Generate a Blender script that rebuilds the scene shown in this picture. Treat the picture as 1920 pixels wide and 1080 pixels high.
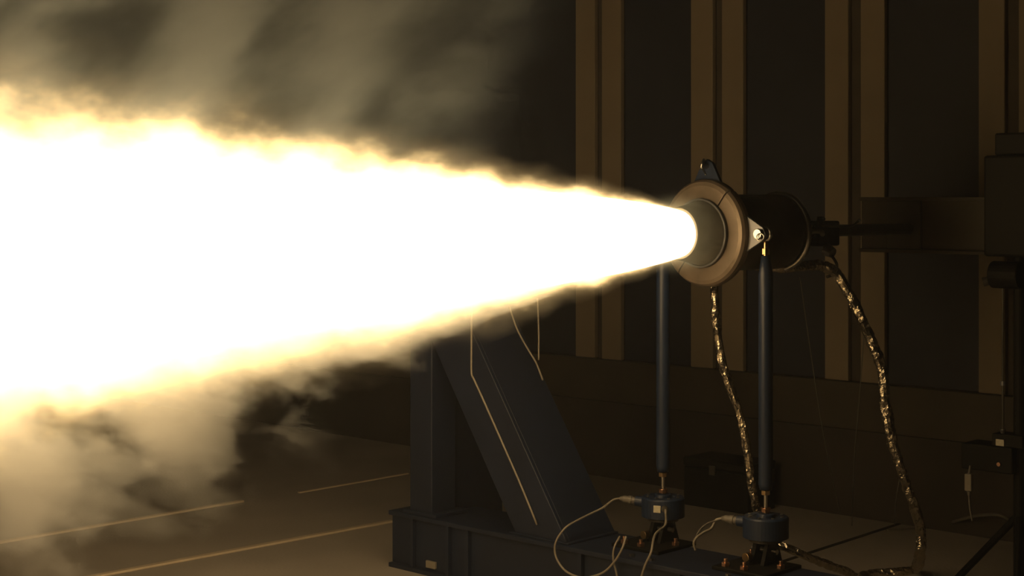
import bpy, bmesh, math, random
from mathutils import Vector, Matrix, noise as mnoise

for o in list(bpy.data.objects):
    bpy.data.objects.remove(o)
S = bpy.context.scene
COL = S.collection
random.seed(7)

# ------------------------------------------------------------------ camera
CAM_H = 1.162
FPX = 2900.0
HOR = 380.0
cd = bpy.data.cameras.new('camera')
cd.sensor_width = 36.0
cd.lens = FPX / 1920 * 36.0
cd.shift_y = (HOR - 540.0) / 1920.0
cd.clip_start = 0.05
cam = bpy.data.objects.new('camera', cd)
cam.location = (0, 0, CAM_H)
cam.rotation_euler = (math.pi / 2, 0, 0)
COL.objects.link(cam)
S.camera = cam

# ------------------------------------------------------------------ world, exposure
W = bpy.data.worlds.new('night')
S.world = W
W.use_nodes = True
W.node_tree.nodes['Background'].inputs[0].default_value = (0.02, 0.022, 0.03, 1)
W.node_tree.nodes['Background'].inputs[1].default_value = 0.03
# thin even smoke haze filling the whole test cell
_hz = W.node_tree.nodes.new('ShaderNodeVolumeScatter')
_hz.inputs['Color'].default_value = (0.85, 0.9, 0.95, 1)
_hz.inputs['Density'].default_value = 0.0065
W.node_tree.links.new(_hz.outputs[0], W.node_tree.nodes['World Output'].inputs['Volume'])
vs = S.view_settings
vs.view_transform = 'Standard'
vs.look = 'None'
vs.gamma = 1.0
vs.use_curve_mapping = False
vs.exposure = 0.0
S.cycles.max_bounces = 4
S.cycles.diffuse_bounces = 2
S.cycles.glossy_bounces = 3
S.cycles.volume_bounces = 0
S.cycles.volume_max_steps = 128
S.cycles.use_light_tree = False
S.cycles.use_adaptive_sampling = True
S.cycles.adaptive_threshold = 0.08
S.cycles.adaptive_min_samples = 16
FLAME_RGB = (1.0, 0.69, 0.35)
FLAME_E = 4.8           # radiance of the burning jet's core


# ------------------------------------------------------------------ helpers
def mp(u, v, d):
    """measured point: image position and distance from the camera plane (m) -> world"""
    return Vector(((u - 960) / FPX * d, d, CAM_H + (HOR - v) / FPX * d))


def tag(o, label=None, cat=None, group=None, kind=None):
    if label: o['label'] = label
    if cat: o['category'] = cat
    if group: o['group'] = group
    if kind: o['kind'] = kind
    return o


def empty(name, loc, rz=0.0, label=None, cat=None, group=None):
    o = bpy.data.objects.new(name, None)
    o.empty_display_size = 0.1
    o.location = loc
    o.rotation_euler = (0, 0, rz)
    COL.objects.link(o)
    return tag(o, label, cat, group)


def obj(name, bm, mat, parent=None, smooth=False, bevel=0.0, loc=None, rz=None):
    me = bpy.data.meshes.new(name)
    bmesh.ops.recalc_face_normals(bm, faces=bm.faces[:])
    bm.to_mesh(me)
    bm.free()
    me.materials.append(mat)
    if smooth:
        for p in me.polygons:
            p.use_smooth = True
    o = bpy.data.objects.new(name, me)
    COL.objects.link(o)
    if parent:
        o.parent = parent
    if loc is not None:
        o.location = loc
    if rz is not None:
        o.rotation_euler = (0, 0, rz)
    if bevel > 0:
        m = o.modifiers.new('edge', 'BEVEL')
        m.width = bevel
        m.segments = 2
        m.limit_method = 'ANGLE'
        m.angle_limit = math.radians(40)
    return o


def BM():
    return bmesh.new()


def box(bm, lo, hi, M=None):
    c = [(x, y, z) for x in (lo[0], hi[0]) for y in (lo[1], hi[1]) for z in (lo[2], hi[2])]
    vsn = [bm.verts.new((M @ Vector(p)) if M else p) for p in c]
    for f in ((0, 1, 3, 2), (4, 6, 7, 5), (0, 4, 5, 1), (2, 3, 7, 6), (0, 2, 6, 4), (1, 5, 7, 3)):
        bm.faces.new([vsn[i] for i in f])
    return vsn


def frame_of(d):
    d = d.normalized()
    a = Vector((0, 0, 1)) if abs(d.z) < 0.9 else Vector((1, 0, 0))
    x = a.cross(d).normalized()
    return x, d.cross(x).normalized()


def cyl(bm, p0, p1, r0, r1=None, n=24, cap=True):
    p0, p1 = Vector(p0), Vector(p1)
    r1 = r0 if r1 is None else r1
    x, y = frame_of(p1 - p0)
    rings = []
    for p, r in ((p0, r0), (p1, r1)):
        rings.append([bm.verts.new(p + (x * math.cos(2 * math.pi * k / n) + y * math.sin(2 * math.pi * k / n)) * r) for k in range(n)])
    for k in range(n):
        bm.faces.new((rings[0][k], rings[0][(k + 1) % n], rings[1][(k + 1) % n], rings[1][k]))
    if cap:
        bm.faces.new(rings[0][::-1])
        bm.faces.new(rings[1])


def lathe(bm, prof, axis='X', n=48, a0=0.0, a1=2 * math.pi, closed_profile=False):
    """prof: list of (along, radius). Revolve about the axis; partial arcs get end caps."""
    full = abs(a1 - a0 - 2 * math.pi) < 1e-6
    m = n if full else n + 1
    cols = []
    for k in range(m):
        a = a0 + (a1 - a0) * k / n
        c, s = math.cos(a), math.sin(a)
        ring = []
        for t, r in prof:
            p = (t, r * c, r * s) if axis == 'X' else (r * c, r * s, t)
            ring.append(bm.verts.new(p))
        cols.append(ring)
    L = len(prof)
    rng = range(m) if full else range(m - 1)
    for k in rng:
        A, B = cols[k], cols[(k + 1) % m]
        for j in range(L if closed_profile else L - 1):
            j2 = (j + 1) % L
            bm.faces.new((A[j], A[j2], B[j2], B[j]))
    if not full and closed_profile:
        bm.faces.new(cols[0])
        bm.faces.new(cols[-1][::-1])
    if full and not closed_profile:
        bm.faces.new([c[0] for c in cols])
        bm.faces.new([c[-1] for c in cols][::-1])


def torus(bm, c, axis, R, r, n=24, m=10, a0=0, a1=2 * math.pi):
    c = Vector(c)
    x, y = frame_of(Vector(axis))
    z = Vector(axis).normalized()
    full = abs(a1 - a0 - 2 * math.pi) < 1e-6
    N = n if full else n + 1
    rings = []
    for k in range(N):
        a = a0 + (a1 - a0) * k / n
        d = x * math.cos(a) + y * math.sin(a)
        rings.append([bm.verts.new(c + d * (R + r * math.cos(2 * math.pi * j / m)) + z * (r * math.sin(2 * math.pi * j / m))) for j in range(m)])
    for k in range(N if full else N - 1):
        A, B = rings[k], rings[(k + 1) % N]
        for j in range(m):
            bm.faces.new((A[j], A[(j + 1) % m], B[(j + 1) % m], B[j]))
    if not full:
        bm.faces.new(rings[0])
        bm.faces.new(rings[-1][::-1])


def spline(pts, per=10):
    P = [Vector(p) for p in pts]
    P = [P[0] * 2 - P[1]] + P + [P[-1] * 2 - P[-2]]
    out = []
    for i in range(1, len(P) - 2):
        a, b, c, d = P[i - 1], P[i], P[i + 1], P[i + 2]
        for k in range(per):
            t = k / per
            out.append(0.5 * ((2 * b) + (c - a) * t + (2 * a - 5 * b + 4 * c - d) * t * t + (3 * b - a - 3 * c + d) * t ** 3))
    out.append(P[-2])
    return out


def sweep(bm, pts, rad, n=8):
    """tube along points; rad(i, k, p) or a number"""
    prev = None
    rings = []
    for i, p in enumerate(pts):
        d = (pts[min(i + 1, len(pts) - 1)] - pts[max(i - 1, 0)])
        if d.length < 1e-9: d = Vector((0, 0, 1))
        d.normalize()
        if prev is None:
            x, y = frame_of(d)
        else:
            x = (prev - d * prev.dot(d)).normalized()
            y = d.cross(x).normalized()
        prev = x
        ring = []
        for k in range(n):
            a = 2 * math.pi * k / n
            r = rad(i, k, p) if callable(rad) else rad
            ring.append(bm.verts.new(p + (x * math.cos(a) + y * math.sin(a)) * r))
        rings.append(ring)
    for i in range(len(rings) - 1):
        for k in range(n):
            bm.faces.new((rings[i][k], rings[i][(k + 1) % n], rings[i + 1][(k + 1) % n], rings[i + 1][k]))
    bm.faces.new(rings[0][::-1])
    bm.faces.new(rings[-1])


def hexnut(bm, p, axis, r, h):
    p, axis = Vector(p), Vector(axis).normalized()
    cyl(bm, p, p + axis * h, r, r, 6)


# ------------------------------------------------------------------ materials
def material(name, base, rough=0.5, metal=0.0, var=0.25, scale=8.0, bump=0.0, bscale=60.0, base2=None, coat=0.0, spec=0.5):
    m = bpy.data.materials.new(name)
    m.use_nodes = True
    nt = m.node_tree
    b = nt.nodes['Principled BSDF']
    tc = nt.nodes.new('ShaderNodeTexCoord')
    nz = nt.nodes.new('ShaderNodeTexNoise')
    nz.inputs['Scale'].default_value = scale
    nz.inputs['Detail'].default_value = 5
    nt.links.new(tc.outputs['Object'], nz.inputs['Vector'])
    rp = nt.nodes.new('ShaderNodeValToRGB')
    c2 = base2 or tuple(c * (1 - var) for c in base)
    rp.color_ramp.elements[0].position = 0.32
    rp.color_ramp.elements[0].color = (*c2, 1)
    rp.color_ramp.elements[1].position = 0.68
    rp.color_ramp.elements[1].color = (*base, 1)
    nt.links.new(nz.outputs['Fac'], rp.inputs['Fac'])
    nt.links.new(rp.outputs['Color'], b.inputs['Base Color'])
    b.inputs['Roughness'].default_value = rough
    b.inputs['Metallic'].default_value = metal
    b.inputs['Specular IOR Level'].default_value = spec
    if coat: b.inputs['Coat Weight'].default_value = coat
    if bump > 0:
        n2 = nt.nodes.new('ShaderNodeTexNoise')
        n2.inputs['Scale'].default_value = bscale
        n2.inputs['Detail'].default_value = 4
        nt.links.new(tc.outputs['Object'], n2.inputs['Vector'])
        bp = nt.nodes.new('ShaderNodeBump')
        bp.inputs['Strength'].default_value = bump
        bp.inputs['Distance'].default_value = 0.01
        nt.links.new(n2.outputs['Fac'], bp.inputs['Height'])
        nt.links.new(bp.outputs['Normal'], b.inputs['Normal'])
    return m


M_CONC = material('concrete', (0.42, 0.38, 0.33), 0.75, var=0.22, scale=1.7, bump=0.15, bscale=90)
M_SEAM = material('joint_filler', (0.62, 0.52, 0.38), 0.7, var=0.15)
M_DARK = material('joint_gap', (0.02, 0.018, 0.016), 0.9)
M_PANEL = material('dark_panel_paint', (0.022, 0.026, 0.045), 0.6, var=0.35, scale=2.5, bump=0.06, bscale=25)
M_LOWER = material('dark_base_panel', (0.045, 0.036, 0.03), 0.7, var=0.3, scale=3)
M_BATTEN = material('tan_batten', (0.25, 0.20, 0.135), 0.7, var=0.12, scale=5, bump=0.05)
M_GAP = material('batten_recess', (0.07, 0.056, 0.045), 0.75)
M_BLUE = material('blue_machine_paint', (0.015, 0.028, 0.066), 0.42, var=0.25, scale=6, bump=0.04, bscale=40)
M_FRAME = material('dark_blue_frame_paint', (0.012, 0.019, 0.044), 0.5, var=0.3, scale=5, bump=0.05, bscale=40)
M_COPPER = material('heat_stained_copper', (0.26, 0.205, 0.155), 0.44, metal=0.4, base2=(0.18, 0.14, 0.10), scale=16, bump=0.10, bscale=30)
M_GRAPH = material('graphite', (0.30, 0.28, 0.23), 0.6, var=0.3, scale=14)
M_STEEL = material('bright_steel', (0.62, 0.6, 0.56), 0.28, metal=1.0, var=0.2)
M_LUG = material('grey_steel_plate', (0.25, 0.25, 0.26), 0.42, metal=0.6, var=0.2, scale=20)
M_BRASS = material('zinc_gold_hardware', (0.72, 0.50, 0.26), 0.3, metal=1.0, var=0.2)
M_COPBOLT = material('copper_bolt', (0.72, 0.42, 0.27), 0.32, metal=1.0, var=0.2)
M_CASE = material('dark_casing', (0.075, 0.068, 0.055), 0.5, var=0.3, scale=10)
M_BLACK = material('black_paint', (0.004, 0.0038, 0.0036), 0.65, spec=0.25)
M_FOIL = material('crumpled_foil', (0.80, 0.70, 0.54), 0.24, metal=1.0, var=0.4, scale=30, bump=0.7, bscale=55)
M_CABLE = material('pale_cable_jacket', (0.27, 0.24, 0.19), 0.45, var=0.15)
M_CABLED = material('grey_cable_jacket', (0.16, 0.145, 0.12), 0.5, var=0.15)
M_WHITE = material('off_white_label', (0.62, 0.58, 0.44), 0.6, var=0.15, scale=200)
M_BEAM = material('brown_beam_paint', (0.062, 0.050, 0.036), 0.55, var=0.3, scale=4)


def nodes_math(nt):
    def m(op, a, b=None, c=None, clamp=False):
        n = nt.nodes.new('ShaderNodeMath')
        n.operation = op
        n.use_clamp = clamp
        for i, v in enumerate((a, b, c)):
            if v is None: continue
            if isinstance(v, (int, float)):
                n.inputs[i].default_value = v
            else:
                nt.links.new(v, n.inputs[i])
        return n.outputs[0]
    return m


def smooth_map(nt, v, f0, f1, t0, t1):
    n = nt.nodes.new('ShaderNodeMapRange')
    n.interpolation_type = 'SMOOTHSTEP'
    for i, x in ((1, f0), (2, f1), (3, t0), (4, t1)):
        n.inputs[i].default_value = x
    nt.links.new(v, n.inputs[0])
    return n.outputs[0]


def vol_base(name):
    mat = bpy.data.materials.new(name)
    mat.use_nodes = True
    nt = mat.node_tree
    nt.nodes.remove(nt.nodes['Principled BSDF'])
    out = [n for n in nt.nodes if n.type == 'OUTPUT_MATERIAL'][0]
    tc = nt.nodes.new('ShaderNodeTexCoord')
    sx = nt.nodes.new('ShaderNodeSeparateXYZ')
    nt.links.new(tc.outputs['Object'], sx.inputs[0])
    return mat, nt, out, sx.outputs[0], sx.outputs[1], sx.outputs[2]


def noise_at(nt, x, y, z, scale, detail=4, rough=0.55, dist=0.0):
    cx = nt.nodes.new('ShaderNodeCombineXYZ')
    for i, v in enumerate((x, y, z)):
        if isinstance(v, (int, float)): cx.inputs[i].default_value = v
        else: nt.links.new(v, cx.inputs[i])
    n = nt.nodes.new('ShaderNodeTexNoise')
    n.inputs['Scale'].default_value = scale
    n.inputs['Detail'].default_value = detail
    n.inputs['Roughness'].default_value = rough
    n.inputs['Distortion'].default_value = dist
    nt.links.new(cx.outputs[0], n.inputs['Vector'])
    return n.outputs['Fac']


# ------------------------------------------------------------------ layout frames
# grid of the building: local X points towards the camera's left, local Y to the near right
GRID = math.radians(180 + 46.5)
MOT = math.radians(180 + 42.0)
O_MOT = Vector((0.541, 4.30, 1.0775))


def xf(origin, rz):
    return Matrix.Translation(Vector(origin)) @ Matrix.Rotation(rz, 4, 'Z')


# ================================================================== SETTING
# floor
bm = BM()
box(bm, (-9, -3, -0.2), (9, 12, 0))
floor = tag(obj('floor', bm, M_CONC), 'dusty grey concrete test cell floor', kind='structure')

# pale and dark joints running along the firing direction
GX = Vector((math.cos(GRID), math.sin(GRID), 0))
GY = Vector((-math.sin(GRID), math.cos(GRID), 0))


def strip(name, p0, p1, w, h, mat, label):
    p0, p1 = Vector(p0), Vector(p1)
    d = p1 - p0
    a = math.atan2(d.y, d.x)
    b = BM()
    box(b, (0, -w / 2, 0), (d.length, w / 2, h))
    return tag(obj(name, b, mat, bevel=0.002, loc=(p0.x, p0.y, 0), rz=a), label, kind='structure')


def fl(u, v):
    d = CAM_H * FPX / (v - HOR)
    return Vector(((u - 960) / FPX * d, d, 0))


strip('trim_1', fl(-300, 1070), fl(455, 941), 0.022, 0.008, M_SEAM, 'pale narrow strip across the floor at left, the farther one')
strip('trim_2', fl(-60, 1127), fl(735, 979), 0.024, 0.008, M_SEAM, 'pale narrow strip across the floor running up to the blue frame')
strip('trim_3', fl(1400, 1075), fl(1725, 970), 0.018, 0.002, M_DARK, 'dark floor joint to the right of the load cells')
strip('trim_4', fl(560, 925), fl(765, 889), 0.014, 0.006, M_SEAM, 'faint pale strip on the floor far behind the plume')

# back wall
W0 = Vector((1.004, 5.94, 0))
wall = empty('wall_back', W0, GRID, 'dark panelled back wall with tan vertical battens')
tag(wall, kind='structure')
bm = BM()
box(bm, (-0.15, -7.0, 0), (-0.03, 4.0, 3.2))
obj('wall_core', bm, M_LOWER, wall)


def wy(u):
    k = (u - 960) / FPX
    return (W0.y * k - W0.x) / (GY.x - GY.y * k)


pairs = [((1083, 1119), (1132, 1168)), ((1299, 1340), (1357, 1397)), ((1550, 1594), (1617, 1662)), ((1838, 1887), (1913, 1960))]
edges = []
for (a, b) in pairs:
    for (u0, u1) in (a, b):
        bm = BM()
        box(bm, (-0.01, wy(u0), 0.505), (0.014, wy(u1), 3.2))
        obj('batten', bm, M_BATTEN, wall, bevel=0.003)
    bm = BM()
    box(bm, (-0.03, wy(a[1]) - 0.0, 0.505), (-0.012, wy(b[0]), 3.2))
    obj('recess_strip', bm, M_GAP, wall)
    edges.append((wy(a[0]), wy(b[1])))
ys = [-7.0] + [e for p in edges for e in p] + [4.0]
for k in range(0, len(ys), 2):
    y0, y1 = ys[k], ys[k + 1]
    n = 1
    for j in range(n):
        bm = BM()
        a, b = y0 + (y1 - y0) * j / n, y0 + (y1 - y0) * (j + 1) / n
        box(bm, (-0.03, a + 0.003, 0.505), (-0.008, b - 0.003, 3.2))
        obj('panel', bm, M_PANEL, wall, bevel=0.003)
bm = BM()
box(bm, (-0.03, -7.0, 0.325), (-0.002, 4.0, 0.5))
obj('sill_board', bm, M_BEAM, wall, bevel=0.003)
bm = BM()
box(bm, (-0.03, -7.0, 0.0), (-0.02, 4.0, 0.32))
obj('kick_panel', bm, M_LOWER, wall)

# ================================================================== EXHAUST FLAME
TIP = 0.118                                # nozzle tip ahead of the flange centre
plume = empty('exhaust_flame', xf(O_MOT, MOT) @ Vector((TIP, 0, 0)), MOT,
              'blinding white exhaust flame roaring from the nozzle to the left', 'flame')
plume.rotation_euler = (0, math.radians(0.75), MOT)


def rw(t):
    return 0.066 + 0.150 * max(t, 0.0) ** 0.86


L_PL = 3.4
bm = BM()
prof = [(-0.02, 0.0005), (-0.018, 0.055)]
N = 40
for i in range(N + 1):
    t = L_PL * (i / N) ** 1.4
    f = 0.97 - 0.33 * min(1, t / 1.0)
    prof.append((t, rw(t) * f))
prof += [(L_PL + 0.03, rw(L_PL) * 0.5), (L_PL + 0.05, 0.0005)]
lathe(bm, prof, 'X', 40)
for v in bm.verts:
    t = v.co.x
    r = math.hypot(v.co.y, v.co.z)
    if t > 0.05 and r > 0.01:
        k = 1 + min(0.10, 0.07 * t) * mnoise.noise(Vector((t * 4, v.co.y * 9, v.co.z * 9)))
        v.co.y *= k
        v.co.z *= k
m = bpy.data.materials.new('flame_core_glow')
m.use_nodes = True
nt = m.node_tree
nt.nodes.remove(nt.nodes['Principled BSDF'])
em = nt.nodes.new('ShaderNodeEmission')
em.inputs[0].default_value = (*FLAME_RGB, 1)
em.inputs[1].default_value = FLAME_E
nt.links.new(em.outputs[0], [n for n in nt.nodes if n.type == 'OUTPUT_MATERIAL'][0].inputs['Surface'])
obj('flame_core', bm, m, plume, smooth=True)

# burning fringe of the jet: emission volume
mat, nt, out, X, Y, Z = vol_base('flame_fringe_glow')
F = nodes_math(nt)
xc = F('MAXIMUM', X, 0.0)
rad = F('SQRT', F('ADD', F('MULTIPLY', Y, Y), F('MULTIPLY', Z, Z)))
rwn = F('ADD', F('MULTIPLY', F('POWER', xc, 0.86), 0.150), 0.066)
dl = F('ADD', F('MULTIPLY', xc, 0.020), 0.003)
n1 = noise_at(nt, F('MULTIPLY', X, 0.75), F('MULTIPLY', Y, 0.5), Z, 10.0, 4, 0.66, 0.0)
disp = F('MULTIPLY', F('MULTIPLY', F('SUBTRACT', n1, 0.5), dl), 9.0)
q = F('DIVIDE', F('SUBTRACT', F('ADD', rad, disp), rwn), dl)
body = smooth_map(nt, q, -3.2, 1.3, 1.0, 0.0)
tail = F('MULTIPLY', smooth_map(nt, q, -1.0, 3.4, 1.0, 0.0), 0.03)
s0 = F('DIVIDE', 60.0, F('ADD', F('MULTIPLY', xc, 1.7), 1.0))
tot = F('MULTIPLY', F('ADD', F('MULTIPLY', body, body), tail), s0)
ev = nt.nodes.new('ShaderNodeEmission')
ev.inputs[0].default_value = (1.0, 0.66, 0.27, 1)
nt.links.new(tot, ev.inputs[1])
nt.links.new(ev.outputs[0], out.inputs['Volume'])
mat.cycles.volume_step_rate = 0.22
bm = BM()
prof = [(0.0, 0.0005)]
for i in range(25):
    t = 3.2 * (i / 24) ** 1.3
    prof.append((t, rw(t) + (0.020 * t + 0.003) * 3.8))
prof.append((3.2, 0.0005))
lathe(bm, prof, 'X', 40)
obj('flame_fringe', bm, mat, plume, smooth=False)

# faint glow volume added around the nozzle mouth, imitating camera bloom
mat, nt, out, X, Y, Z = vol_base('nozzle_bloom')
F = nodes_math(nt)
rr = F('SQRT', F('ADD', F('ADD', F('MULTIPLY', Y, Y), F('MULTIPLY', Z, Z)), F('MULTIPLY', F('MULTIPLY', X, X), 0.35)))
bloom_ = smooth_map(nt, rr, 0.03, 0.135, 1.0, 0.0)
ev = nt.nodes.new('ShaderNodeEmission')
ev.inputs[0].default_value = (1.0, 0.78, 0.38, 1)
nt.links.new(F('MULTIPLY', F('MULTIPLY', bloom_, bloom_), 5.0), ev.inputs[1])
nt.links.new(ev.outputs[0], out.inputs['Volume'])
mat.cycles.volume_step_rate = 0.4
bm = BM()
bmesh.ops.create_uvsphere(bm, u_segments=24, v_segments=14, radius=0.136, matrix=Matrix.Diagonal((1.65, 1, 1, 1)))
obj('nozzle_bloom', bm, mat, plume)

# ================================================================== SMOKE
def loft(bm, stations, n=20):
    """stations: (x, cy, cz, ry, rz) ellipses across X"""
    rings = []
    for (x, cy, cz, ry, rz) in stations:
        rings.append([bm.verts.new((x, cy + ry * math.cos(2 * math.pi * k / n), cz + rz * math.sin(2 * math.pi * k / n))) for k in range(n)])
    for A, B in zip(rings, rings[1:]):
        for k in range(n):
            bm.faces.new((A[k], A[(k + 1) % n], B[(k + 1) % n], B[k]))
    bm.faces.new(rings[0][::-1])
    bm.faces.new(rings[-1])


PL = plume.location.copy()
# rising smoke above the plume
mat, nt, out, X, Y, Z = vol_base('rising_smoke')
F = nodes_math(nt)
xs = F('ADD', X, F('MULTIPLY', Z, 0.62))          # the smoke leans back towards the motor as it rises
nL = noise_at(nt, xs, F('MULTIPLY', Y, 0.25), F('MULTIPLY', Z, 0.5), 5.0, 1, 0.5, 0.0)
nS = noise_at(nt, xs, F('MULTIPLY', Y, 0.3), F('MULTIPLY', Z, 0.65), 13.0, 3, 0.65, 0.0)
n1 = F('ADD', F('MULTIPLY', nL, 0.5), F('MULTIPLY', nS, 0.5))
lump = smooth_map(nt, n1, 0.42, 0.58, 0.0, 1.0)
front = smooth_map(nt, F('ADD', xs, F('MULTIPLY', F('SUBTRACT', n1, 0.5), 0.3)), 0.68, 1.15, 0.0, 1.0)
rad = F('SQRT', F('ADD', F('MULTIPLY', Y, Y), F('MULTIPLY', Z, Z)))
floor_ = smooth_map(nt, Z, 0.02, 0.16, 0.0, 1.0)
ed = smooth_map(nt, F('ABSOLUTE', F('ADD', Y, 0.12)), 0.08, 0.24, 1.0, 0.0)
dens = F('MULTIPLY', F('MULTIPLY', F('ADD', F('MULTIPLY', lump, 1.0), 0.26), front), F('MULTIPLY', F('MULTIPLY', ed, floor_), 0.85))
sc = nt.nodes.new('ShaderNodeVolumeScatter')
sc.inputs['Color'].default_value = (0.66, 0.80, 0.92, 1)
sc.inputs['Anisotropy'].default_value = 0.0
nt.links.new(dens, sc.inputs['Density'])
nt.links.new(sc.outputs[0], out.inputs['Volume'])
mat.cycles.volume_step_rate = 0.65
bm = BM()
# slab leaning back: hull in the plume frame
hull = []
for z in (0.05, 0.45, 0.95):
    for (x, y) in ((0.60 - 0.62 * z, 0.12), (0.60 - 0.62 * z, -0.36), (3.1, -0.36), (3.1, 0.12)):
        hull.append(bm.verts.new((x, y, z)))
for lv in range(2):
    for k in range(4):
        bm.faces.new((hull[lv * 4 + k], hull[lv * 4 + (k + 1) % 4], hull[lv * 4 + 4 + (k + 1) % 4], hull[lv * 4 + 4 + k]))
bm.faces.new(hull[:4][::-1])
bm.faces.new(hull[8:])
o = obj('rising_smoke', bm, mat, None, loc=PL, rz=MOT)
tag(o, 'brown streaky smoke rising above the exhaust flame', 'smoke', kind='stuff')

# billows shed below the plume
mat, nt, out, X, Y, Z = vol_base('billowing_smoke')
F = nodes_math(nt)
nL = noise_at(nt, X, F('MULTIPLY', Y, 0.25), F('ADD', F('MULTIPLY', Z, 0.8), 3.7), 4.2, 1, 0.5, 0.0)
nS = noise_at(nt, X, F('MULTIPLY', Y, 0.35), Z, 13.0, 3, 0.6, 0.0)
n1 = F('ADD', F('MULTIPLY', nL, 0.68), F('MULTIPLY', nS, 0.32))
rwn = F('ADD', F('MULTIPLY', F('POWER', F('MAXIMUM', X, 0.0), 0.86), 0.150), 0.066)
rad = F('SQRT', F('ADD', F('MULTIPLY', Y, Y), F('MULTIPLY', Z, Z)))
# thickness of the smoke below the jet grows along it
th = F('ADD', F('MULTIPLY', F('POWER', F('MAXIMUM', F('SUBTRACT', X, 0.45), 0.0), 1.6), 0.13), 0.004)
q = F('DIVIDE', F('SUBTRACT', rad, rwn), th)
q2 = F('ADD', q, F('MULTIPLY', F('SUBTRACT', n1, 0.5), 11.0))
d = smooth_map(nt, q2, 0.7, 1.2, 1.0, 0.0)
below = smooth_map(nt, F('ADD', Z, F('MULTIPLY', rwn, 0.75)), -0.06, 0.03, 1.0, 0.0)
fade = smooth_map(nt, q, 0.1, 2.2, 1.0, 0.30)
yd = smooth_map(nt, F('ABSOLUTE', Y), 0.12, 0.27, 1.0, 0.0)
dens = F('MULTIPLY', F('MULTIPLY', F('MULTIPLY', d, yd), below), F('MULTIPLY', fade, 3.1))
sc = nt.nodes.new('ShaderNodeVolumeScatter')
sc.inputs['Color'].default_value = (0.72, 0.78, 0.82, 1)
nt.links.new(dens, sc.inputs['Density'])
nt.links.new(sc.outputs[0], out.inputs['Volume'])
mat.cycles.volume_step_rate = 0.45
bm = BM()
st = []
for x in (0.5, 0.8, 1.1, 1.4, 1.7, 2.0, 2.4, 3.0):
    th_ = 0.13 * max(0, x - 0.45) ** 1.6 + 0.004
    lo = rw(x) + th_ * 2.7 + 0.01
    hi = -0.55 * rw(x) + 0.03
    st.append((x, 0, (hi - lo) / 2, min(rw(x) + th_ * 1.8 + 0.01, 0.33), (lo + hi) / 2))
loft(bm, st)
o = obj('billowing_smoke', bm, mat, None, loc=PL, rz=MOT)
tag(o, 'tan smoke billows curling below the exhaust flame', 'smoke', kind='stuff')

# ================================================================== ROCKET MOTOR
motor = empty('rocket_motor', O_MOT, MOT, 'horizontal rocket motor with copper brown flange ring and dark casing', 'rocket motor')
# split flange ring (two halves, joint running from upper right to lower left)
sp = math.radians(52)                      # joint angle, measured from local +Y towards up
g = math.radians(0.9)
for k in range(2):
    bm = BM()
    a0 = sp + k * math.pi + g
    a1 = sp + (k + 1) * math.pi - g
    lathe(bm, [(-0.010, 0.090), (-0.010, 0.150), (0.004, 0.150), (0.012, 0.148), (0.019, 0.142), (0.022, 0.132), (0.022, 0.090)], 'X', 56, a0, a1, closed_profile=True)
    obj('flange_half', bm, M_COPPER, motor, bevel=0.0015)
bm = BM()
lathe(bm, [(-0.011, 0.088), (-0.011, 0.147), (0.006, 0.147), (0.006, 0.088)], 'X', 64, closed_profile=True)
obj('backing_ring', bm, M_CASE, motor)
bm = BM()
lathe(bm, [(-0.02, 0.0965), (0.030, 0.0965), (0.030, 0.0915), (-0.02, 0.0915)], 'X', 64, closed_profile=True)
col = obj('collar', bm, M_CASE, motor, smooth=False, bevel=0.001)
bm = BM()
lathe(bm, [(0.0295, 0.0966), (0.0335, 0.0960), (0.0335, 0.0905), (0.0295, 0.0905)], 'X', 72, closed_profile=True)
obj('collar_lip', bm, M_LUG, col, bevel=0.001)
bm = BM()
lathe(bm, [(0.0, 0.0895), (0.026, 0.0895), (0.044, 0.086), (TIP - 0.006, 0.0725), (TIP, 0.0705), (TIP, 0.060), (0.03, 0.045), (0.0, 0.045)], 'X', 64, closed_profile=True)
obj('nozzle', bm, M_GRAPH, motor, smooth=False, bevel=0.001)
bm = BM()
lathe(bm, [(-0.30, 0.0005), (-0.30, 0.108), (-0.02, 0.108), (-0.02, 0.0005)], 'X', 64)
cas = obj('casing', bm, M_CASE, motor)
for p in cas.data.polygons: p.use_smooth = len(p.vertices) == 4
bm = BM()
lathe(bm, [(-0.318 + 0.009 * math.cos(a_), 0.1095 + 0.009 * math.sin(a_)) for a_ in [k * math.pi / 6 for k in range(12)]], 'X', 72, closed_profile=True)
obj('end_ring', bm, M_STEEL, motor, smooth=True)
bm = BM()
lathe(bm, [(-0.345, 0.0005), (-0.345, 0.085), (-0.30, 0.094), (-0.30, 0.0005)], 'X', 48)
cap = obj('end_cap', bm, M_CASE, motor)
for k in range(8):
    a = 2 * math.pi * k / 8 + 0.2
    bm = BM()
    hexnut(bm, (-0.325, 0.104 * math.cos(a), 0.104 * math.sin(a)), (-1, 0, 0), 0.008, 0.012)
    obj('bolt', bm, M_STEEL, cap)
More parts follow.
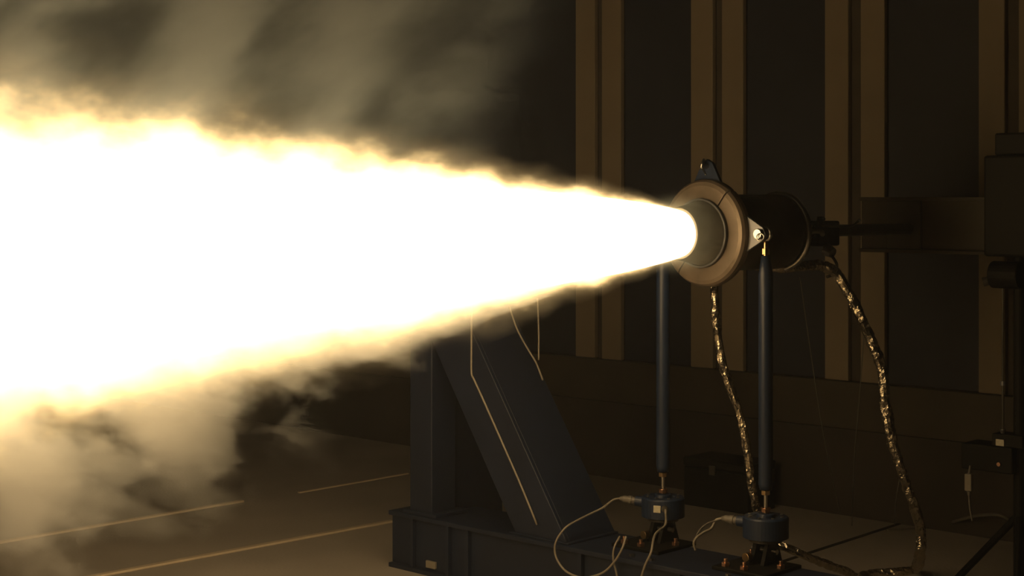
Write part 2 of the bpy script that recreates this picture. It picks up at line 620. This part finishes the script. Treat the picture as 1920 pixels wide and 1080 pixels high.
# valve block and plumbing behind the end cap
bm = BM()
cyl(bm, (-0.335, 0, 0), (-0.47, 0, 0), 0.03, 0.026, 24)
vb = obj('inlet_pipe', bm, M_CASE, motor, smooth=False)
bm = BM()
box(bm, (-0.57, -0.035, -0.045), (-0.46, 0.035, 0.03))
obj('valve_block', bm, M_BLACK, motor, bevel=0.006)
bm = BM()
cyl(bm, (-0.515, 0.0, 0.03), (-0.515, 0.0, 0.043), 0.008)
sweep(bm, spline([(-0.47, 0.03, 0.016), (-0.53, 0.045, 0.013), (-0.60, 0.052, 0.014), (-0.64, 0.05, 0.028)], 8), 0.0035, 8)
obj('valve_handle', bm, M_CASE, motor)
bm = BM()
bmesh.ops.create_uvsphere(bm, u_segments=14, v_segments=10, radius=0.008, matrix=Matrix.Translation((-0.515, 0.012, 0.036)))
obj('gauge_knob', bm, M_LUG, motor, smooth=True)
bm = BM()
bmesh.ops.create_uvsphere(bm, u_segments=12, v_segments=8, radius=0.0055, matrix=Matrix.Translation((-0.645, 0.05, 0.03)))
obj('handle_tip', bm, M_STEEL, motor, smooth=True)
bm = BM()
sweep(bm, spline([(-0.33, 0.085, -0.005), (-0.37, 0.088, 0.002), (-0.42, 0.075, 0.0), (-0.455, 0.055, -0.008)], 8), 0.008, 10)
obj('clamp_arm', bm, M_GRAPH, motor, smooth=True)
bm = BM()
cyl(bm, (-0.50, 0.035, -0.055), (-0.50, 0.060, -0.065), 0.020, 0.015, 20)
obj('port_fitting', bm, M_LUG, motor)
bm = BM()
sweep(bm, spline([(-0.50, 0.055, -0.072), (-0.505, 0.07, -0.10), (-0.495, 0.068, -0.125), (-0.47, 0.06, -0.135)], 10), 0.0045, 10)
obj('bypass_tube', bm, M_CASE, motor, smooth=True)
# three lugs with pivot pins
for k, ang in enumerate((0.0, 90.0, 180.0)):
    Rm = Matrix.Rotation(math.radians(ang), 4, 'X')
    bm = BM()
    pts = [(0.135, -0.052), (0.135, 0.052), (0.196, 0.018), (0.206, 0.0), (0.196, -0.018)]
    fr = [bm.verts.new(Rm @ Vector((-0.001, a, b))) for a, b in pts]
    bk = [bm.verts.new(Rm @ Vector((-0.012, a, b))) for a, b in pts]
    bm.faces.new(fr)
    bm.faces.new(bk[::-1])
    for j in range(5):
        bm.faces.new((fr[j], fr[(j + 1) % 5], bk[(j + 1) % 5], bk[j]))
    lug = obj('lug', bm, M_BLUE if k == 1 else M_LUG, motor, bevel=0.0015)
    tag(lug, ['grey steel lug on the right', 'blue painted lug on top', 'steel lug hidden by the flame'][k])
    bm = BM()
    c = Vector((0, 0.187, 0))
    if k == 1:
        cyl(bm, Rm @ (c + Vector((-0.035, 0, 0))), Rm @ (c + Vector((0.02, -0.002, 0))), 0.007, 0.007, 16)
        torus(bm, Rm @ (c + Vector((0.018, 0.004, 0.0))), Rm @ Vector((0.6, 0.3, 0.75)), 0.013, 0.0038, 20, 8)
        cyl(bm, Rm @ (c + Vector((0.022, 0.0, 0.0))), Rm @ (c + Vector((0.028, -0.026, -0.022))), 0.0035, 0.0028, 12)
    else:
        cyl(bm, Rm @ (c + Vector((-0.040, 0, 0))), Rm @ (c + Vector((0.004, 0, 0))), 0.0105, 0.0105, 24)
        cyl(bm, Rm @ (c + Vector((0.004, 0, 0))), Rm @ (c + Vector((0.011, 0, 0))), 0.015, 0.0135, 24)
        torus(bm, Rm @ (c + Vector((0.012, 0.012, -0.008))), Rm @ Vector((1, 0.4, 0.1)), 0.010, 0.0018, 20, 8)
    obj('pivot_pin', bm, M_STEEL, lug, bevel=0.001)

# ================================================================== STRUTS, LOAD CELLS, BRACKETS
ML = xf(O_MOT, MOT)
GL = lambda o: xf(o, GRID)
BEAM_TOP = 0.18
LCP = {}
sides = [('right', ML @ Vector((-0.026, 0.187, 0)), 0.290), ('left', ML @ Vector((-0.026, -0.187, 0)), 0.290)]
sides = [(n, Vector((p.x, p.y, p.z)), z) for n, p, z in sides]
for name, p, zc in sides:
    right = name == 'right'
    top = p.z
    base = Vector((p.x, p.y, 0))
    # load cell: drum z from zc-0.03 to zc+0.035
    zt = zc + 0.034
    strut = empty('support_strut', (p.x, p.y, zt), MOT,
                  'blue tubular strut on the nearer side, under the right lug' if right else 'blue tubular strut on the far side, below the flame',
                  'strut', 'struts carrying the rocket motor')
    H = top - zt
    tz0, tz1 = 0.062, H - 0.060
    bm = BM()
    lathe(bm, [(tz0, 0.009), (tz0 + 0.001, 0.0165), (tz0 + 0.016, 0.0195), (tz1 - 0.05, 0.0195), (tz1, 0.012), (tz1 + 0.001, 0.008)], 'Z', 32)
    t = obj('tube', bm, M_BLUE, strut)
    for q_ in t.data.polygons: q_.use_smooth = len(q_.vertices) == 4
    bm = BM()
    cyl(bm, (0, 0, tz1 - 0.002), (0, 0, H - 0.018), 0.0065, 0.0065, 16)
    hexnut(bm, (0, 0, tz1 + 0.004), (0, 0, 1), 0.0105, 0.017)
    obj('top_nut', bm, M_BRASS, strut, bevel=0.0008)
    bm = BM()
    torus(bm, (0, 0, H), (1, 0, 0), 0.0165, 0.0055, 28, 10)
    obj('rod_end', bm, M_STEEL, strut, smooth=True)
    bm = BM()
    cyl(bm, (0, 0, 0.0), (0, 0, tz0 + 0.002), 0.0055, 0.0055, 16)
    obj('stud', bm, M_STEEL, strut, smooth=False)
    bm = BM()
    hexnut(bm, (0, 0, tz0 - 0.013), (0, 0, 1), 0.0125, 0.012)
    obj('lock_nut', bm, M_BRASS, strut, bevel=0.0008)
    bm = BM()
    hexnut(bm, (0, 0, 0.002), (0, 0, 1), 0.012, 0.009)
    lathe(bm, [(0.011, 0.0135), (0.014, 0.0135), (0.0145, 0.008), (0.0111, 0.008)], 'Z', 20, closed_profile=True)
    obj('base_nut', bm, M_COPBOLT, strut, bevel=0.0008)

    lc = empty('load_cell', (p.x, p.y, zc - 0.034), MOT,
               'blue drum load cell under the nearer strut, without a label' if right else 'blue drum load cell under the far strut, with a pale label',
               'load cell', 'load cells under the struts')
    bm = BM()
    lathe(bm, [(0.0, 0.05), (0.003, 0.062), (0.056, 0.062), (0.060, 0.058), (0.060, 0.034), (0.057, 0.032), (0.057, 0.0005)], 'Z', 40)
    obj('body', bm, M_BLUE, lc, bevel=0.001)
    bm = BM()
    lathe(bm, [(0.056, 0.026), (0.066, 0.024), (0.0675, 0.021), (0.0675, 0.0005)], 'Z', 28)
    obj('hub', bm, M_BLUE, lc, bevel=0.001)
    for k in range(8):
        a = k * math.pi / 4 + 0.3
        bm = BM()
        hexnut(bm, (0.046 * math.cos(a), 0.046 * math.sin(a), 0.060), (0, 0, 1), 0.0045, 0.003)
        obj('cap_screw', bm, M_STEEL, lc)
    # connector points to camera left: world direction
    wd = Vector((-0.93, 0.30, 0.08)) if not right else Vector((-0.85, 0.5, 0.03))
    ld = Matrix.Rotation(-MOT, 3, 'Z') @ wd
    ld.normalize()
    c0 = Vector((0, 0, 0.036))
    bm = BM()
    cyl(bm, c0 + ld * 0.055, c0 + ld * 0.082, 0.016, 0.0145, 20)
    obj('connector_boss', bm, M_BLUE, lc, bevel=0.001)
    bm = BM()
    cyl(bm, c0 + ld * 0.080, c0 + ld * 0.118, 0.0105, 0.0105, 18)
    cyl(bm, c0 + ld * 0.092, c0 + ld * 0.102, 0.0125, 0.0125, 18)
    cyl(bm, c0 + ld * 0.118, c0 + ld * 0.128, 0.009, 0.006, 18)
    obj('connector', bm, M_CABLED, lc, bevel=0.0008)
    LCP[name] = Vector(lc.location) + Matrix.Rotation(MOT, 3, 'Z') @ (c0 + ld * 0.127)
    if not right:
        wn = Vector((-0.36, -0.93, 0)).normalized()
        ln = Matrix.Rotation(-MOT, 3, 'Z') @ wn
        sx_ = Vector((0, 0, 1)).cross(ln).normalized()
        bm = BM()
        for s_ in (-1,):
            vv = []
            for dd in (0.058, 0.0640):
                for (a, b) in ((-0.0105, 0.024), (0.0105, 0.024), (0.0105, 0.044), (-0.0105, 0.044)):
                    vv.append(bm.verts.new(ln * dd + sx_ * a + Vector((0, 0, b))))
            bm.faces.new(vv[:4][::-1]); bm.faces.new(vv[4:])
            for j in range(4):
                bm.faces.new((vv[j], vv[(j + 1) % 4], vv[4 + (j + 1) % 4], vv[4 + j]))
        obj('label_plate', bm, M_WHITE, lc, bevel=0.0008)
        # second cable gland facing the camera
        bm = BM()
        wn2 = Matrix.Rotation(-MOT, 3, 'Z') @ Vector((-0.03, -1, 0))
        cyl(bm, c0 + wn2 * 0.055, c0 + wn2 * 0.075, 0.010, 0.008, 16)
        obj('cable_gland', bm, M_CASE, lc, bevel=0.0008)

    # clevis bracket bolted on the beam
    br = empty('load_cell_bracket', (p.x, p.y, BEAM_TOP), GRID,
               'dark bracket with copper bolts below the nearer load cell' if right else 'dark bracket with copper bolts below the far load cell',
               'bracket', 'brackets on the base beam')
    hz = zc - 0.034 - BEAM_TOP
    bm = BM()
    box(bm, (-0.045, -0.085, 0.0), (0.130, 0.085, 0.010))
    obj('base_plate', bm, M_BLACK, br, bevel=0.002)
    for s_ in (-1, 1):
        bm = BM()
        pts = [(-0.045, 0.010), (0.045, 0.010), (0.022, hz - 0.006), (-0.022, hz - 0.006)]
        a = [bm.verts.new((x, s_ * 0.018 - 0.006, z)) for x, z in pts]
        b = [bm.verts.new((x, s_ * 0.018 + 0.006, z)) for x, z in pts]
        bm.faces.new(a); bm.faces.new(b[::-1])
        for j in range(4):
            bm.faces.new((a[j], a[(j + 1) % 4], b[(j + 1) % 4], b[j]))
        obj('clevis_plate', bm, M_BLACK, br, bevel=0.001)
    bm = BM()
    cyl(bm, (0, 0, hz - 0.008), (0, 0, hz), 0.045, 0.045, 28)
    obj('seat_plate', bm, M_CASE, br, bevel=0.001)
    bm = BM()
    cyl(bm, (0.005, -0.04, 0.045), (0.005, 0.04, 0.045), 0.007, 0.007, 16)
    obj('clevis_pin', bm, M_STEEL, br)
    for (x, y) in ((0.108, -0.055), (0.108, 0.005), (0.03, 0.068), (-0.03, -0.068)):
        bm = BM()
        hexnut(bm, (x, y, 0.010), (0, 0, 1), 0.0115, 0.010)
        cyl(bm, (x, y, 0.02), (x, y, 0.030), 0.0055, 0.0055, 12)
        lathe_p = [(0.0100, 0.0135), (0.0125, 0.0135)]
        obj('bolt', bm, M_COPBOLT, br, bevel=0.0006)
    bm = BM()
    cyl(bm, (0.045, -0.022, 0.030), (0.062, -0.024, 0.030), 0.012, 0.012, 20)
    obj('washer', bm, M_BRASS, br, bevel=0.001)

# ================================================================== STEEL STAND FRAME
F0 = Vector((-0.395, 4.94, 0))
stand = empty('test_stand_frame', F0, GRID, 'dark blue welded steel stand with column, sloping brace and base beam', 'steel frame')
YB0, YB1, XW = 0.0, 2.0, -0.24
bm = BM()
box(bm, (XW, YB0, BEAM_TOP - 0.014), (0, YB1, BEAM_TOP))
bb = obj('base_beam', bm, M_FRAME, stand, bevel=0.002)
bm = BM()
box(bm, (XW, YB0, 0), (0, YB1, 0.014))
obj('bottom_flange', bm, M_FRAME, bb, bevel=0.002)
bm = BM()
box(bm, (-0.030, YB0, 0.014), (-0.018, YB1, BEAM_TOP - 0.014))
obj('web', bm, M_FRAME, bb)
bm = BM()
box(bm, (XW + 0.02, YB0, 0.014), (XW + 0.032, YB1, BEAM_TOP - 0.014))
obj('web', bm, M_FRAME, bb)
for y in (0.10, 0.26, 0.345, 0.80, 1.15, 1.5):
    bm = BM()
    box(bm, (-0.018, y, 0.014), (-0.002, y + 0.012, BEAM_TOP - 0.014))
    obj('stiffener', bm, M_FRAME, bb, bevel=0.001)
bm = BM()
box(bm, (-0.018, 0.163, 0.022), (-0.010, 0.205, 0.044))
obj('plate', bm, M_CABLE, bb, bevel=0.001)
# small bolts on the front lip of the beam
for y in (0.975, 1.045, 1.30, 1.375):
    bm = BM()
    hexnut(bm, (-0.03, y, BEAM_TOP), (0, 0, 1), 0.0085, 0.006)
    obj('bolt', bm, M_STEEL, bb)
# column
bm = BM()
box(bm, (-0.125, 0.08, BEAM_TOP), (-0.020, 0.180, 1.02))
cm = obj('column', bm, M_FRAME, stand, bevel=0.003)
bm = BM()
box(bm, (-0.36, 0.10, 0.0), (-0.125, 0.160, 1.0))
obj('column_web', bm, M_FRAME, cm, bevel=0.002)
bm = BM()
box(bm, (-0.15, 0.06, BEAM_TOP), (-0.006, 0.212, BEAM_TOP + 0.012))
obj('foot_plate', bm, M_FRAME, cm, bevel=0.002)
# sloping brace: right edge Y(z)
sl = (0.738 - 0.47) / (0.587 - 0.18)


def slab(bm, x0, x1, off0, off1, z0, z1):
    vv = []
    for x in (x0, x1):
        for (o_, z) in ((off0, z0), (off1, z0), (off1, z1), (off0, z1)):
            vv.append(bm.verts.new((x, o_ + 0.738 - sl * (z - 0.18), z)))
    bm.faces.new(vv[:4]); bm.faces.new(vv[4:][::-1])
    for j in range(4):
        bm.faces.new((vv[j], vv[(j + 1) % 4], vv[4 + (j + 1) % 4], vv[4 + j]))


bm = BM(); slab(bm, -0.035, -0.020, -0.196, 0.008, BEAM_TOP, 0.93)
brc = obj('brace', bm, M_FRAME, stand, bevel=0.002)
bm = BM(); slab(bm, -0.235, -0.035, -0.008, 0.008, BEAM_TOP, 0.93)
obj('side_plate', bm, M_FRAME, brc, bevel=0.001)
bm = BM(); slab(bm, -0.235, -0.035, -0.196, -0.180, BEAM_TOP, 0.93)
obj('side_plate', bm, M_FRAME, brc, bevel=0.001)
bm = BM()
box(bm, (-0.238, 0.52, BEAM_TOP), (-0.012, 0.755, BEAM_TOP + 0.006))
obj('foot_plate', bm, M_FRAME, brc, bevel=0.002)

# ================================================================== BEAM AND RIGHT-HAND EQUIPMENT
B0 = Vector((1.30, 4.97, 0))
beam = empty('thrust_beam', B0, GRID, 'dark brown horizontal steel beam behind the motor in front of the battens', 'beam')
zt, zb = 1.180, 1.0
bm = BM(); box(bm, (-0.14, -0.20, zt - 0.012), (0.02, 1.1, zt)); tf = obj('top_flange', bm, M_BEAM, beam, bevel=0.002)
bm = BM(); box(bm, (-0.07, -0.20, zb + 0.012), (0.0, 1.1, zt - 0.012)); obj('web', bm, M_BEAM, beam)
bm = BM(); box(bm, (-0.14, -0.20, zb), (0.02, 1.1, zb + 0.012)); obj('bottom_flange', bm, M_BEAM, beam, bevel=0.002)
bm = BM(); box(bm, (0.0, -0.10, zb + 0.012), (0.012, 0.02, zt - 0.012)); obj('thrust_plate', bm, M_CASE, beam, bevel=0.002)
for y in (0.62, 1.0):
    bm = BM(); box(bm, (-0.12, y, 0), (-0.01, y + 0.09, zb)); obj('post', bm, M_BLACK, beam, bevel=0.002)
# the motor pushes on the beam through a rod
bm = BM()
cyl(bm, (-0.56, 0, 0), (-0.98, 0.0, 0.0), 0.018, 0.018, 20)
obj('thrust_rod', bm, M_CASE, motor, smooth=False)

# dark instrument mast at the right edge
MS = mp(1900, 400, 4.55)
mast = empty('instrument_mast', (MS.x, MS.y, 0), GRID, 'black instrument mast with a box head at the right edge', 'instrument mast')
zof = lambda v, d=4.55: CAM_H + (HOR - v) / FPX * d
bm = BM(); cyl(bm, (0, 0.02, 0.02), (0, 0.02, zof(480)), 0.018, 0.018, 20); obj('pole', bm, M_BLACK, mast)
bm = BM(); box(bm, (-0.08, -0.055, zof(480)), (0.08, 0.15, zof(292))); hd = obj('head', bm, M_BLACK, mast, bevel=0.008)
bm = BM(); box(bm, (-0.05, -0.035, zof(292)), (0.05, 0.12, zof(250))); obj('head_cap', bm, M_BLACK, hd, bevel=0.006)
bm = BM(); cyl(bm, (0.0, -0.055, zof(355)), (0.0, -0.085, zof(360)), 0.018, 0.012, 16); obj('knob', bm, M_BLACK, hd)
bm = BM(); cyl(bm, (0.03, -0.05, zof(515)), (0.03, 0.04, zof(515)), 0.040, 0.040, 24); obj('pan_head', bm, M_BLACK, mast, bevel=0.004)
bm = BM(); cyl(bm, (0.03, -0.05, zof(525)), (0.04, -0.075, zof(530)), 0.012, 0.014, 16); obj('lock_knob', bm, M_CASE, mast)
bm = BM(); cyl(bm, (0.03, -0.018, zof(810)), (0.03, -0.018, zof(540)), 0.0035, 0.0035, 12); rodd = obj('rod', bm, M_CASE, mast)
bm = BM(); cyl(bm, (0.03, -0.018, zof(722)), (0.03, -0.018, zof(714)), 0.008, 0.008, 16); obj('clamp', bm, M_LUG, rodd)
bm = BM(); cyl(bm, (0.03, -0.018, zof(814)), (0.03, -0.018, zof(804)), 0.005, 0.009, 16); obj('clamp', bm, M_LUG, rodd)
bm = BM(); box(bm, (-0.05, -0.14, zof(885)), (0.05, 0.02, zof(836))); eb = obj('shelf_box', bm, M_BLACK, mast, bevel=0.004)
bm = BM(); box(bm, (-0.02, -0.045, zof(836)), (0.045, 0.05, zof(812))); obj('terminal_block', bm, M_BLACK, eb, bevel=0.003)
bm = BM(); box(bm, (0.045, -0.032, zof(834)), (0.048, -0.006, zof(822))); obj('label_plate', bm, M_WHITE, eb, bevel=0.0008)
bm = BM(); cyl(bm, (0.045, -0.02, zof(868)), (0.055, -0.02, zof(868)), 0.006, 0.006, 12); obj('terminal', bm, M_COPBOLT, eb)
for a in (0.4, 2.5, 4.6):
    bm = BM(); cyl(bm, (0, 0.02, 0.25), (0.22 * math.cos(a), 0.02 + 0.22 * math.sin(a), 0.012), 0.011, 0.011, 12); obj('foot', bm, M_BLACK, mast)

# dark box at the wall foot
EC = fl(1400, 940) + GX * 0.16
case = empty('equipment_case', EC, GRID, 'low black equipment case on the floor against the wall behind the struts', 'case')
bm = BM(); box(bm, (-0.12, -0.14, 0.0), (0.06, 0.16, 0.15)); obj('body', bm, M_BLACK, case, bevel=0.006)
bm = BM(); box(bm, (-0.122, -0.142, 0.152), (0.062, 0.162, 0.185)); obj('lid', bm, M_BLACK, case, bevel=0.006)
bm = BM(); box(bm, (0.06, -0.015, 0.13), (0.067, 0.012, 0.165)); obj('latch', bm, M_CASE, case, bevel=0.001)

# ================================================================== FOIL HOSES
def foil_hose(name, pts, r, label, per=14):
    P = spline(pts, per)
    # resample evenly
    Q = [P[0]]
    for p in P[1:]:
        while (p - Q[-1]).length > 0.0075:
            Q.append(Q[-1] + (p - Q[-1]).normalized() * 0.0075)
    rnd = random.Random(len(pts) * 31 + int(r * 1e4))

    def rad(i, k, p):
        n = mnoise.noise(p * 38 + Vector((k * 1.7, 0, 0))) + 0.6 * mnoise.noise(p * 90 + Vector((0, k * 2.3, 0)))
        lo = mnoise.noise(p * 11)
        return r * (1 + 0.26 * n + 0.18 * lo + 0.10 * (rnd.random() - 0.5))
    b = BM()
    sweep(b, Q, rad, 12)
    return tag(obj(name, b, M_FOIL), label, 'hose', 'foil wrapped hoses')


foil_hose('foil_hose', [mp(1405, 497, 4.52), mp(1462, 502, 4.50), mp(1500, 500, 4.52), mp(1535, 497, 4.55), mp(1562, 508, 4.56), mp(1583, 535, 4.56), mp(1612, 590, 4.54),
                        mp(1636, 645, 4.53), mp(1654, 695, 4.52), mp(1661, 765, 4.51), mp(1675, 835, 4.50), mp(1698, 905, 4.50),
                        mp(1716, 955, 4.51), mp(1727, 1000, 4.53), mp(1724, 1045, 4.56), mp(1716, 1066, 4.84), mp(1690, 1074, 4.83), mp(1640, 1076, 4.82), mp(1610, 1085, 4.76)],
          0.0150, 'long foil wrapped hose looping from the motor down to the floor at right')
foil_hose('foil_hose', [mp(1339, 530, 4.34), mp(1341, 575, 4.34), mp(1345, 625, 4.34), mp(1357, 690, 4.34), mp(1376, 745, 4.34), mp(1391, 790, 4.34), mp(1402, 850, 4.34),
                        mp(1409, 905, 4.35), mp(1417, 945, 4.36), mp(1430, 985, 4.38), mp(1450, 1015, 4.38), mp(1482, 1030, 4.36), mp(1515, 1044, 4.36),
                        mp(1548, 1058, 4.45), mp(1585, 1071, 4.62), mp(1605, 1082, 4.77)],
          0.0118, 'thinner foil wrapped hose hanging straight below the copper flange, behind the nearer strut')

# ================================================================== CABLES
def cable(name, pts, r, mat, label, cat='cable', per=10):
    b = BM()
    sweep(b, spline(pts, per), r, 8)
    return tag(obj(name, b, mat, smooth=True), label, cat, 'instrument cables')


def fp(u, v, X):
    """point on the vertical plane at local X of the stand frame"""
    k = (u - 960) / FPX
    d = (X + F0.dot(GX)) / (k * GX.x + GX.y)
    return mp(u, v, d)


CL, CR = LCP['left'], LCP['right']
cable('signal_cable', [CL, CL + Vector((-0.02, 0.0, -0.004)), fp(1130, 952, -0.14), fp(1110, 962, -0.11), fp(1088, 973, -0.06), fp(1062, 988, 0.0), fp(1045, 1010, 0.02), fp(1040, 1030, 0.02), fp(1046, 1052, 0.02), fp(1064, 1073, 0.02),
                       fp(1095, 1083, 0.02), fp(1130, 1074, 0.02), fp(1152, 1053, 0.02), fp(1166, 1030, 0.02), fp(1174, 1006, 0.0)],
      0.0032, M_CABLE, 'pale cable looping out of the far load cell and back')
cable('signal_cable', [fp(1162, 1006, -0.02), fp(1152, 1026, 0.012), fp(1150, 1050, 0.012), fp(1156, 1075, 0.012), fp(1159, 1100, 0.012)],
      0.0030, M_CABLE, 'short pale cable dropping past the loop on the base beam')
GLD = Vector((sides[1][1].x, sides[1][1].y - 0.074, sides[1][2] + 0.002))
cable('signal_cable', [GLD, GLD + Vector((-0.001, -0.012, -0.006)), GLD + Vector((-0.003, -0.018, -0.04)), fp(1228, 1003, -0.05), fp(1221, 1035, 0.012), fp(1209, 1062, 0.016), fp(1199, 1095, 0.016)],
      0.0036, M_CABLE, 'pale cable hanging straight down the front of the far load cell')
cable('signal_cable', [CR, CR + Vector((-0.016, 0.006, -0.006)), mp(1334, 990, CR.y - 0.01), mp(1318, 999, CR.y - 0.02), mp(1306, 1008, CR.y - 0.03), mp(1301, 1018, CR.y - 0.03), mp(1304, 1032, CR.y - 0.03)],
      0.0036, M_CABLE, 'pale cable curving down from the nearer load cell connector')
cable('signal_cable', [CR + Vector((0.01, 0, 0.008)), mp(1350, 974, CR.y), mp(1325, 982, CR.y), mp(1308, 1000, CR.y), mp(1303, 1020, CR.y)],
      0.0020, M_CABLED, 'thin grey cable arching just above the pale cable of the nearer load cell')
cable('taped_wire', [fp(884, 560, -0.015), fp(884, 650, -0.015), fp(884, 698, -0.015), fp(889, 712, -0.015), fp(905, 747, -0.0155), fp(940, 826, -0.0155), fp(975, 906, -0.0155), fp(1007, 984, -0.0155)],
      0.0032, M_CABLE, 'pale wire taped along the sloping blue brace', 'wire', 4)
cable('hanging_wire', [mp(955, 575, 4.72), mp(970, 618, 4.72), mp(990, 655, 4.73), mp(1005, 680, 4.73), mp(1018, 713, 4.73)], 0.0026, M_CABLE, 'bent pale wire hanging under the flame above the blue brace', 'wire')
cable('hanging_wire', [mp(1008, 560, 4.75), mp(1010, 620, 4.75), mp(1010, 675, 4.75)], 0.0026, M_CABLE, 'straight pale wire hanging just right of the bent wire', 'wire')
cable('thin_wire', [mp(1500, 520, 4.7), mp(1520, 660, 4.75), mp(1545, 820, 4.9), mp(1575, 960, 5.2)], 0.0015, M_CABLED, 'hair thin grey wire falling behind the nearer strut', 'wire')
cable('thin_wire', [mp(1620, 625, 4.75), mp(1612, 740, 4.8), mp(1602, 860, 4.9), mp(1597, 985, 5.45)], 0.0016, M_CABLED, 'hair thin grey wire between the nearer strut and long foil hose', 'wire')
cable('thin_wire', [mp(1688, 890, 4.7), mp(1680, 940, 4.8), mp(1677, 985, 5.5)], 0.0016, M_CABLED, 'short thin grey wire just behind the long foil hose', 'wire')

# hanging plug at right
PG = mp(1817, 905, 4.5)
plug = empty('cable_plug', PG, GRID, 'pale cable plug dangling below the mast box', 'plug', None)
bm = BM(); box(bm, (-0.009, -0.011, -0.024), (0.009, 0.011, 0.026)); obj('plug_body', bm, M_CABLE, plug, bevel=0.003)
bm = BM(); cyl(bm, (0, 0, -0.024), (0, 0, -0.038), 0.007, 0.004, 12); obj('strain_relief', bm, M_CABLED, plug)
bm = BM(); sweep(bm, spline([PG * 0 + Vector((0, 0, -0.038)), Vector((0.005, 0.005, -0.07)), Vector((0, 0.01, -0.11))], 8), 0.003, 8); obj('cord', bm, M_CABLED, plug, smooth=True)
bm = BM(); cyl(bm, (0, 0, 0.026), (0, 0.004, 0.05), 0.004, 0.003, 12); obj('hook', bm, M_CABLED, plug)
cable('floor_cable', [fl(1662, 995), fl(1720, 992), fl(1765, 990) + Vector((0, 0, 0.01)), mp(1800, 975, 5.4), mp(1840, 966, 5.3), mp(1885, 970, 5.2), fl(1935, 1010), fl(2000, 1012)],
      0.006, M_CABLED, 'grey cable arching over the floor at the right edge')
cable('floor_cable', [fl(1832, 972), fl(1845, 990), fl(1880, 1004), fl(1925, 990)], 0.004, M_CABLED, 'thin grey cable lying in a curve under the arching cable')
